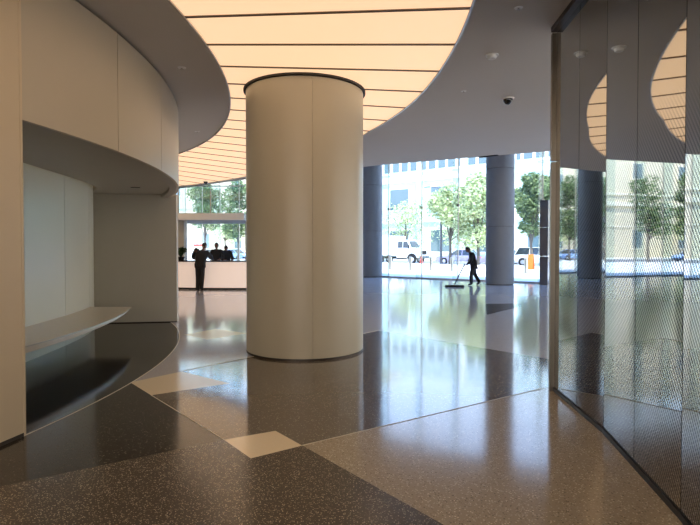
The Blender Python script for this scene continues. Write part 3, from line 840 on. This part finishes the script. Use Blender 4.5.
# person sweeping with a wide dust mop; faces left in the picture
sloc = P(473.3, 285.3)
J = dict(pelvis=V(0, -.02, .86), waist=V(0, .0, 1.0), chest=V(0, .06, 1.21), neck=V(0, .14, 1.37), head=V(0, .225, 1.475), face=V(0, 1, -.45),
         shL=V(-.17, .08, 1.29), elL=V(-.22, .15, 1.02), wrL=V(-.1, .31, .845), hdL=V(.3, .8, -.15), shR=V(.17, .05, 1.28), elR=V(.25, -.14, 1.03), wrR=V(.24, -.21, .80), hdR=V(0, -.15, -1),
         hipL=V(-.085, 0, .83), knL=V(-.085, .10, .46), anL=V(-.08, .10, .09), toeL=V(-.08, .25, .035),
         hipR=V(.085, -.03, .83), knR=V(.085, -.08, .47), anR=V(.085, -.27, .14), toeR=V(.085, -.15, .035), curlL=1.0, curlR=.5, pnR=V(-1, 0, 0), pnL=V(0, .3, -1))
person(sloc, R_(90), 'person in dark work clothes pushing a dust mop before the far column', J, M['uniform'], .10, bulk=1.14)
# dust mop
mh = P(454.6, 287.0)
hand = Vector(sloc) + Vector((-(.31 + .085), -.10 + .03, .835))
mop = empty('dust_mop', mh, 0, 'wide black dust mop with a thin pole held by the person sweeping', 'mop')
hl = hand - Vector(mh)
mb = MB(); mb.tube([(0.0, 0, .09), hl * 1.06], .024, 10); mb.build('handle', M['black'], mop)
mb = MB(); mb.box((0, 0, .05), (.74, .15, .05), 0, .02); mb.build('mop_head', M['rubber'], mop)
rnd = random.Random(5)
for sy in (-1, 1):
    vs = []; n = 74
    for i in range(n + 1):
        x = -.37 + i * .01
        vs += [(x, sy * .055, .06), (x, sy * .075, .045), (x + rnd.uniform(-.008, .008), sy * (.1 + rnd.uniform(0, .022)), .004), (x, sy * .055, .004)]
    mb = MB(); mb.add(vs, [(i * 4 + k, i * 4 + (k + 1) % 4, i * 4 + 4 + (k + 1) % 4, i * 4 + 4 + k) for i in range(n) for k in range(4)] + [(0, 1, 2, 3), (n * 4 + 3, n * 4 + 2, n * 4 + 1, n * 4)])
    mb.build('fringe', M['rubber'], mop)
mb = MB(); mb.box((0, 0, .085), (.1, .06, .03), 0, .01); mb.build('swivel_clip', M['steel'], mop)

# ------------------------------------------------------------------ outside: plaza and street
def band(name, n0, n1, z, m, t0=-90, t1=60):
    mb = MB(); mb.prism([fac(t0, n0), fac(t1, n0), fac(t1, n1), fac(t0, n1)], z - .2, z); return struct(mb.build(name, m))
mb = MB(); mb.prism([(XL - 60, YB - 60, 0), (XR + 60, YB - 60, 0), (XR + 60, YB - .2, 0), (XL - 60, YB - .2, 0)], -.2, -.001); struct(mb.build('ground_back', M['plaza']))
mb = MB(); mb.prism([(XR + .2, YB - .2, 0), (XR + 60, YB - .2, 0), (XR + 60, YB + .1, 0), fac(60, .05), fac(TR + .35, .05)], -.2, -.002); struct(mb.build('ground_side', M['plaza']))
band('ground_plaza', 0.06, 23.0, 0, M['plaza'])
band('ground_street', 23.0, 37.0, -.14, M['asphalt'])
band('ground_sidewalk', 37.0, 44.0, 0, M['plaza'])
band('ground_beyond', 44.0, 140.0, -.02, M['plaza'])

def bollard(p, label):
    o = empty('bollard', p, 0, label, 'bollard', 'steel bollards on the plaza')
    mb = MB(); mb.lathe((0, 0, 0), [(.001, 0), (.11, 0), (.11, .86), (.10, .92), (.06, .945), (.001, .95)], 20); mb.build('post', M['steel'], o, smooth=35)
    mb = MB(); mb.lathe((0, 0, 0), [(.16, 0), (.16, .012), (.11, .02)], 20); mb.build('flange', M['steel'], o)
bl = {390.5: 'steel bollard on the plaza below the front wheel of the white truck, leftmost in view',
      410.5: 'steel bollard on the plaza in front of the white truck hood',
      431.0: 'steel bollard on the plaza between the white truck and the lilac car',
      452.0: 'steel bollard on the plaza in front of the lilac car, left of the mop pole',
      526.0: 'steel bollard on the plaza right of the far blue grey column'}
for x in (390.5, 410.5, 431.0, 452.0, 526.0): bollard(ext(x, 8.3), bl[x])
for i, x in enumerate((196.0, 214.0, 232.0)):
    bollard(ext(x, 8.3), ['steel bollard beyond the reception desk, left of the standing visitor', 'steel bollard beyond the reception desk, behind the seated person', 'steel bollard beyond the reception desk, at the right by the big column'][i])

# --- vehicles
def wheel(root, x, y, r, w=.22):
    o = MB(); o.lathe((0, 0, 0), [(r * .62, -w / 2), (r * .95, -w / 2), (r, -w / 2 + .03), (r, w / 2 - .03), (r * .95, w / 2), (r * .62, w / 2), (r * .62, -w / 2)], 28)
    t_ = o.build('wheel', M['rubber'], root, smooth=35); t_.rotation_euler = (PI / 2, 0, 0); t_.location = (x, y, r)
    h = MB(); h.lathe((0, 0, 0), [(.001, -w / 2 + .02), (r * .2, -w / 2 + .01), (r * .62, -w / 2 + .04), (r * .62, w / 2 - .04), (r * .2, w / 2 - .01), (.001, w / 2 - .02)], 20)
    h.build('rim', M['alloy'], t_, smooth=35)
def loft(mb, prof, ws):
    """prof: list of (x,z) round the side outline; ws: half width at each point"""
    n = len(prof)
    vs = [(x, -w, z) for (x, z), w in zip(prof, ws)] + [(x, w, z) for (x, z), w in zip(prof, ws)]
    mb.add(vs, [tuple(range(n)), tuple(range(2 * n - 1, n - 1, -1))] + [(i, n + i, n + (i + 1) % n, (i + 1) % n) for i in range(n)])
def car(loc, rz, label, paint, L=4.7, H=1.45, suv=False, group=None):
    r = empty('car', loc, rz, label, 'car', group)
    h = L / 2; wb = L * .29; rw = .36 if suv else .33
    belt = H * (.60 if suv else .62)
    def arch(cx):
        return [(cx + rw * 1.18 * math.cos(a), rw + rw * 1.18 * math.sin(a)) for a in [PI * k / 8 for k in range(9)] if rw + rw * 1.18 * math.sin(a) >= .24]
    prof = [(-h, .32), (-h + .02, .24)] + [p for p in arch(-wb - .05)][::-1] + arch(wb + .05)[::-1] + [(h - .04, .24), (h, .34), (h - .02, belt * .72), (h - .25, belt * .86), (h * .42, belt), (-h + .75, belt + .02), (-h + .06, belt * .96), (-h, belt * .7)]
    mb = MB(); loft(mb, prof, [.88 if z < belt * .9 else .80 for x, z in prof]); b = mb.build('body', paint, r)
    x0, x1 = (-h + .15, h * .42) if suv else (-h + .75, h * .42)
    rx0, rx1 = (x0 + .35, x1 - .75) if suv else (x0 + .65, x1 - .85)
    mb = MB()
    for s in (-1, 1): pass
    vs = [(x0, -.78, belt), (x1, -.78, belt), (x1, .78, belt), (x0, .78, belt), (rx0, -.58, H - .03), (rx1, -.58, H - .03), (rx1, .58, H - .03), (rx0, .58, H - .03)]
    mb.add(vs, [(0, 1, 5, 4), (1, 2, 6, 5), (2, 3, 7, 6), (3, 0, 4, 7), (4, 5, 6, 7)]); mb.build('windows', M['autoglass'], r)
    mb = MB(); mb.box(((rx0 + rx1) / 2, 0, H - .015), (rx1 - rx0 + .08, 1.2, .05), 0, .02)
    for s in (-1, 1):
        mb.bar((x1, s * .785, belt), (rx1, s * .59, H - .02), .06, .05); mb.bar((x0, s * .785, belt), (rx0, s * .59, H - .02), .09, .05)
        mx_ = (rx0 + rx1) / 2; mb.bar((mx_, s * .79, belt), (mx_, s * .59, H - .02), .07, .04)
    mb.build('roof', paint, r)
    for sx in (-1, 1):
        for sy in (-1, 1): wheel(r, sx * (wb + .05) if True else 0, sy * .79, rw)
    for s in (-1, 1):
        mb = MB(); mb.box((h - .06, s * .66, belt * .74), (.14, .28, .12), 0, .03); mb.build('headlight', M['alloy'], r)
        mb = MB(); mb.box((-h + .05, s * .7, belt * .8), (.1, .24, .14), 0, .03); mb.build('taillight', M['red'], r)
        mb = MB(); mb.box((x1 - .35, s * .93, belt + .06), (.1, .16, .12), 0, .03); mb.build('mirror', paint, r)
    mb = MB(); mb.box((h - .02, 0, .36), (.1, 1.5, .16), 0, .03); mb.build('bumper', M['rubber'], r)
    return r
def truck(loc, rz):
    r = empty('truck', loc, rz, 'white work truck with a box body parked beyond the bollards', 'truck')
    mb = MB(); loft(mb, [(1.15, .62), (1.5, .62), (1.6, .95), (2.55, .95), (2.68, .62), (3.0, .62), (3.05, 1.2), (2.95, 1.55), (1.95, 1.72), (1.55, 2.5), (1.42, 2.58), (.15, 2.58), (.1, .62)], [.98] * 8 + [.97, .86, .84, .84, .98]); mb.build('cab', M['carwhite'], r)
    for s in (-1, 1):
        mb = MB(); mb.add([(.95, s * .985, 1.72), (1.72, s * .985, 1.72), (1.45, s * .90, 2.42), (.95, s * .90, 2.42)], [(0, 1, 2, 3)]); mb.add([(.25, s * .985, 1.72), (.85, s * .985, 1.72), (.85, s * .90, 2.42), (.25, s * .90, 2.42)], [(0, 1, 2, 3)]); mb.build('side_window', M['autoglass'], r)
        mb = MB(); mb.box((3.0, s * .72, 1.22), (.12, .34, .26), 0, .03); mb.build('headlight', M['alloy'], r)
        mb = MB(); mb.box((1.75, s * 1.14, 1.85), (.1, .16, .4), 0, .03); mb.bar((1.75, s * .96, 1.72), (1.75, s * 1.1, 1.75), .04); mb.build('mirror', M['rubber'], r)
        mb = MB(); mb.box((.62, s * .93, .5), (1.0, .2, .08)); mb.build('running_board', M['rubber'], r)
        mb = MB()
        mb.add([(1.5, s * .99, .62)] + [(2.08 + .62 * math.cos(a), s * .99, .5 + .62 * math.sin(a)) for a in [PI * (1 - k / 10) for k in range(11)]] + [(2.66, s * .99, .62)] , [tuple(range(13))]) ; mb.build('wheel_arch', M['rubber'], r)
    mb = MB(); mb.add([(1.97, -.86, 1.75), (1.97, .86, 1.75), (1.60, .78, 2.46), (1.60, -.78, 2.46)], [(0, 1, 2, 3)]); mb.build('windshield', M['autoglass'], r)
    mb = MB(); mb.box((3.04, 0, 1.2), (.06, 1.0, .42), 0, .02); mb.build('grille', M['rubber'], r)
    mb = MB(); mb.box((3.08, 0, .68), (.2, 1.95, .28), 0, .04); mb.build('bumper', M['cardark'], r)
    mb = MB(); mb.box((-1.75, 0, 1.95), (3.5, 2.2, 2.2), 0, .05); mb.build('cargo_box', M['carwhite'], r)
    mb = MB(); mb.box((-.3, 0, .62), (6.2, .9, .26)); mb.build('chassis', M['rubber'], r)
    for x in (2.08, -2.1):
        for s in (-1, 1): wheel(r, x, s * .88, .46, .28)
ST = -.14
tp = ext(424.5, 27.0, ST) - E * 3.1
truck(tp, FANG)
car(ext(461, 26.5, ST), FANG + PI, 'lilac grey car parked along the street behind the person sweeping', M['carlilac'], 5.0, 1.5)
car(ext(541, 26.5, ST), FANG, 'white sport utility car on the street beside the dark pylon', M['carwhite'], 4.8, 1.75, True)
car(ext(236, 25.5, ST), FANG, 'pale blue car on the street beyond the right end of the desk', M['carblue'], 4.6, 1.5)
car(ext(205, 31.5, ST), FANG + PI, 'charcoal car in the far lane beyond the reception desk', M['cardark'], 4.6, 1.45)
car(ext(505, 32, ST), FANG + PI, 'charcoal car in the far lane behind the far column', M['cardark'], 4.6, 1.45)

# traffic cone, orange sign, umbrella
cn = empty('traffic_cone', ext(421.5, 22.2), 0, 'red traffic cone on the pavement at the front of the white truck', 'traffic cone')
mb = MB(); mb.box((0, 0, .02), (.5, .5, .04), 0, .01); mb.build('base', M['rubber'], cn)
mb = MB(); mb.lathe((0, 0, .04), [(.19, 0), (.035, .82), (.001, .83)], 20); mb.build('cone', M['red'], cn, smooth=40)
sg = empty('sandwich_sign', ext(531, 14), FANG, 'orange folding sign standing on the plaza right of the far column', 'sign')
for s in (-1, 1):
    mb = MB(); a, b = Vector((0, s * .28, .02)), Vector((0, s * .03, 1.1)); mb.bar(a, b, .38, .03); mb.build('board', M['orange'], sg)
um = empty('umbrella', ext(196.5, 16), 0, 'red and white cafe umbrella beyond the glass, left of the visitor', 'umbrella')
mb = MB(); mb.tube([(0, 0, 0), (0, 0, 2.55)], .025, 10); mb.build('pole', M['white'], um)
mb = MB(); mb.lathe((0, 0, 2.0), [(1.25, -.0), (1.2, .12), (.05, .55), (.001, .56)], 8); mb.build('canopy', M['white'], um)
mb = MB(); mb.lathe((0, 0, 2.0), [(1.26, -.22), (1.26, .02)], 8); mb.build('valance', M['red'], um)
mb = MB(); mb.lathe((0, 0, 0), [(.001, 0), (.3, 0), (.3, .06), (.04, .1)], 16); mb.build('base', M['rubber'], um)

# --- trees
def tree_mesh(h0, blobs, n, size, seed):
    rnd = random.Random(seed); mb = MB()
    for i in range(n):
        c, r = rnd.choices(blobs, weights=[b[1] ** 2 for b in blobs])[0]
        d = Vector((rnd.gauss(0, 1), rnd.gauss(0, 1), rnd.gauss(0, 1))).normalized() * r * rnd.uniform(.55, 1.05)
        p = Vector(c) + Vector((d.x, d.y, d.z * .85))
        u = Vector((rnd.gauss(0, 1), rnd.gauss(0, 1), rnd.gauss(0, .6))).normalized(); w = u.cross(Vector((rnd.gauss(0, 1), rnd.gauss(0, 1), rnd.gauss(0, 1)))).normalized()
        s = size * rnd.uniform(.6, 1.3)
        mb.add([p - u * s, p + w * s * .5, p + u * s, p - w * s * .5], [(0, 1, 2, 3)])
    return mb
def tree(loc, top, bottom, rad, label, lm, seed, n=2600, size=.17, group='street trees outside the glass'):
    rnd = random.Random(seed)
    o = empty('tree', loc, 0, label, 'tree', group)
    cz = (top + bottom) / 2; hz = (top - bottom) / 2
    blobs = []
    for k in range(11):
        a = rnd.uniform(0, 2 * PI); rr = rad * rnd.uniform(.15, .7); zz = rnd.uniform(-.8, .8) * hz
        blobs.append(((rr * math.cos(a), rr * math.sin(a), cz + zz), rad * rnd.uniform(.4, .62)))
    blobs.append(((0, 0, top - rad * .4), rad * .45))
    tree_mesh(0, blobs, n, size, seed).build('foliage', M[lm], o)
    mb = MB(); mb.tube([(0, 0, 0), (.05, .02, bottom * .6), (0, 0, bottom), (.05, 0, cz)], [.16, .13, .11, .06], 10)
    for b in blobs[:6]: mb.tube([(0, 0, bottom * .95), (Vector(b[0]) + Vector((0, 0, bottom))) / 2, b[0]], [.07, .05, .02], 6)
    mb.build('trunk', M['bark'], o, smooth=40)
def hz(y, d): return CAMH + (HOR - y) / F * d
def tr_at(px, nd, ytop, ybot, wpx, label, lm, seed, **k):
    p = ext(px, nd); d = p.y
    tree(p, hz(ytop, d), hz(ybot, d), wpx / F * d / 2, label, lm, seed, **k)
tr_at(405, 38.5, 202, 241, 58, 'low bright green tree behind the white truck', 'leaf', 1)
tr_at(450, 22.0, 181, 240, 44, 'bright green tree left of the person sweeping, above the lilac car', 'leaf', 2, n=5200)
tr_at(478, 21.5, 174, 246, 48, 'bright green tree directly above the person sweeping', 'leaf', 3, n=5600)
tr_at(531, 21.5, 172, 246, 42, 'dark leafy tree between the far column and the dark pylon', 'leaf_dark', 4, n=5600)
tr_at(558, 21.5, 172, 240, 38, 'dark leafy tree behind the far end of the mirror partition', 'leaf_dark', 5, n=5000)
tr_at(205, 20.5, 180, 238, 34, 'dark leafy tree above the left half of the balustrade', 'leaf_dark', 6, n=5600)
tr_at(238, 20.5, 178, 240, 36, 'dark leafy tree above the right half of the balustrade, by the big column', 'leaf_dark', 7, n=5600)
tr_at(225, 38.5, 214, 240, 44, 'low bright green tree across the street beyond the desk', 'leaf', 8)
tr_at(272, 21.5, 182, 240, 40, 'leafy tree mirrored at the left of the glass partition', 'leaf_dark', 9)
tr_at(150, 20.5, 182, 240, 40, 'leafy tree mirrored right of the middle of the glass partition', 'leaf_dark', 10)

tr_at(466, 38.5, 206, 244, 58, 'low bright green tree across the street behind the lilac car', 'leaf', 11)
# street lamp pole
lp = empty('street_lamp', ext(441, 22.6), FANG, 'slim grey street lamp pole beside the bright green tree', 'street lamp')
mb = MB(); mb.tube([(0, 0, 0), (0, 0, 7.2)], [.13, .09], 12); mb.build('pole', M['cardark'], lp, smooth=40)
mb = MB(); mb.tube([(0, 0, 7.1), (-.5, 0, 7.5), (-1.4, 0, 7.6)], [.05, .045, .04], 8); mb.build('arm', M['cardark'], lp)
mb = MB(); mb.box((-1.55, 0, 7.6), (.7, .26, .12), 0, .04); mb.build('lamp_head', M['cardark'], lp)

wp = empty('pillar', ext(189, 8.0), FANG, 'white sunlit pillar just outside the glass, left of the visitor at the desk', 'pillar', kind='thing')
mb = MB(); mb.box((0, 0, 1.6), (.75, .6, 3.2), 0, .02); mb.build('shaft', M['white'], wp)
mb = MB(); mb.box((0, 0, .06), (.85, .7, .12), 0, .02); mb.build('plinth', M['white'], wp)
# --- buildings across the street
def building(t0, t1, n, H, label, kind):
    w = t1 - t0; b = empty('building', fac((t0 + t1) / 2, n), FANG, label, 'building')
    wm = M['teal'] if kind == 'teal' else M['beige']
    mb = MB(); mb.box((0, 10, H / 2), (w, 20, H)); mb.build('wall', wm, b)
    if kind == 'teal':
        zrow = [(1.0, 4.2, 4.0), (7.2, 10.4, 4.0)]
        nb = int(w / 6.2)
        for (z0, z1, _) in zrow:
            for k in range(nb):
                x = -w / 2 + (k + .5) * w / nb
                f = MB(); f.box((x, -.03, (z0 + z1) / 2), (3.6, .16, z1 - z0 + .3)); fo = f.build('window', M['band'], b)
                p = MB(); p.box((x, -.08, (z0 + z1) / 2), (3.2, .12, z1 - z0 - .1)); p.build('pane', M['winglass'], fo)
        for k in range(nb):
            mb = MB(); mb.box((-w / 2 + k * w / nb, -.2, H / 2), (.7, .4, H)); mb.build('pilaster', M['band'], b)
        nn_ = int(w / 1.5)
        f = MB(); f.box((0, -.04, 13.6), (w - .4, .2, 2.0)); fo = f.build('window_band', M['band'], b)
        p = MB()
        for k in range(nn_): p.box((-w / 2 + (k + .5) * w / nn_, -.1, 13.6), (1.1, .16, 1.4))
        p.build('panes', M['winglass'], fo)
        for z in (5.6, 11.6, 15.6, H - .3):
            mb = MB(); mb.box((0, -.12, z), (w, .3, .6)); mb.build('floor_band', M['band'], b)
    else:
        for z, hh, o in ((8.6, .7, .35), (10.2, .35, .2), (H - .6, 1.2, .6), (5.0, .25, .12)):
            mb = MB(); mb.box((0, -o / 2, z), (w, o, hh)); mb.build('moulding', M['beigetrim'], b)
        nb = int(w / 9)
        for k in range(nb):
            x = -w / 2 + (k + .5) * w / nb
            f = MB(); f.box((x, -.05, 3.0), (2.4, .2, 3.4)); fo = f.build('window', M['beigetrim'], b)
            p = MB(); p.box((x, -.1, 3.0), (1.9, .2, 2.9)); p.build('pane', M['winglass'], fo)
            for z in (14, 18.5):
                f = MB(); f.box((x, -.05, z), (2.4, .2, 2.8)); fo = f.build('window', M['beigetrim'], b)
                p = MB(); p.box((x, -.1, z), (1.9, .2, 2.3)); p.build('pane', M['winglass'], fo)
building(-37, 12, 43.5, 17.5, 'pale teal office building with white bands across the street', 'teal')
building(-88, -38.5, 43.5, 24, 'beige limestone building with mouldings, mirrored in the glass partition', 'beige')
building(13.5, 46, 43.5, 22, 'beige building across the street at the far right', 'beige')

# ------------------------------------------------------------------ light
w = bpy.data.worlds.new('World'); S.world = w; w.use_nodes = True
nt = w.node_tree; N = nt.nodes; L = nt.links; bg = N['Background']
tc = N.new('ShaderNodeTexCoord'); sp_ = N.new('ShaderNodeSeparateXYZ'); L.new(tc.outputs['Generated'], sp_.inputs[0])
rp_ = N.new('ShaderNodeValToRGB'); L.new(sp_.outputs['Z'], rp_.inputs[0])
rp_.color_ramp.elements[0].color = (.78, .89, 1.0, 1); rp_.color_ramp.elements[0].position = .0
rp_.color_ramp.elements[1].color = (.24, .42, .95, 1); rp_.color_ramp.elements[1].position = .55
L.new(rp_.outputs[0], bg.inputs[0]); bg.inputs[1].default_value = 5.0
sun = bpy.data.lights.new('sun', 'SUN'); sun.energy = 11; sun.angle = R_(.6); sun.color = (1, .95, .87)
so = bpy.data.objects.new('sun', sun); COL.objects.link(so)
hd = (-NN * .62 + E * .78).normalized(); to = hd * math.cos(R_(60)) + Vector((0, 0, math.sin(R_(60))))
so.rotation_euler = to.to_track_quat('Z', 'Y').to_euler(); so.location = (0, 0, 30)

# ------------------------------------------------------------------ camera
cam = bpy.data.cameras.new('Camera'); cam.sensor_width = 36; cam.lens = 36 * F / 700
cam.clip_end = 500; cam.clip_start = .05
c = bpy.data.objects.new('Camera', cam); COL.objects.link(c)
c.location = (0, 0, CAMH); c.rotation_euler = (PI / 2 - math.atan(.02), 0, 0)
cam.shift_y = -((262.5 - HOR) - .02 * F) / 700
S.camera = c
S.view_settings.view_transform = 'Standard'; S.view_settings.look = 'None'
S.view_settings.exposure = 0.16; S.view_settings.gamma = 1; S.view_settings.use_curve_mapping = False
S.cycles.use_denoising = True
S.cycles.max_bounces = 9; S.cycles.diffuse_bounces = 5; S.cycles.glossy_bounces = 5; S.cycles.transparent_max_bounces = 16
S.cycles.sample_clamp_indirect = 6; S.cycles.caustics_reflective = False; S.cycles.caustics_refractive = False
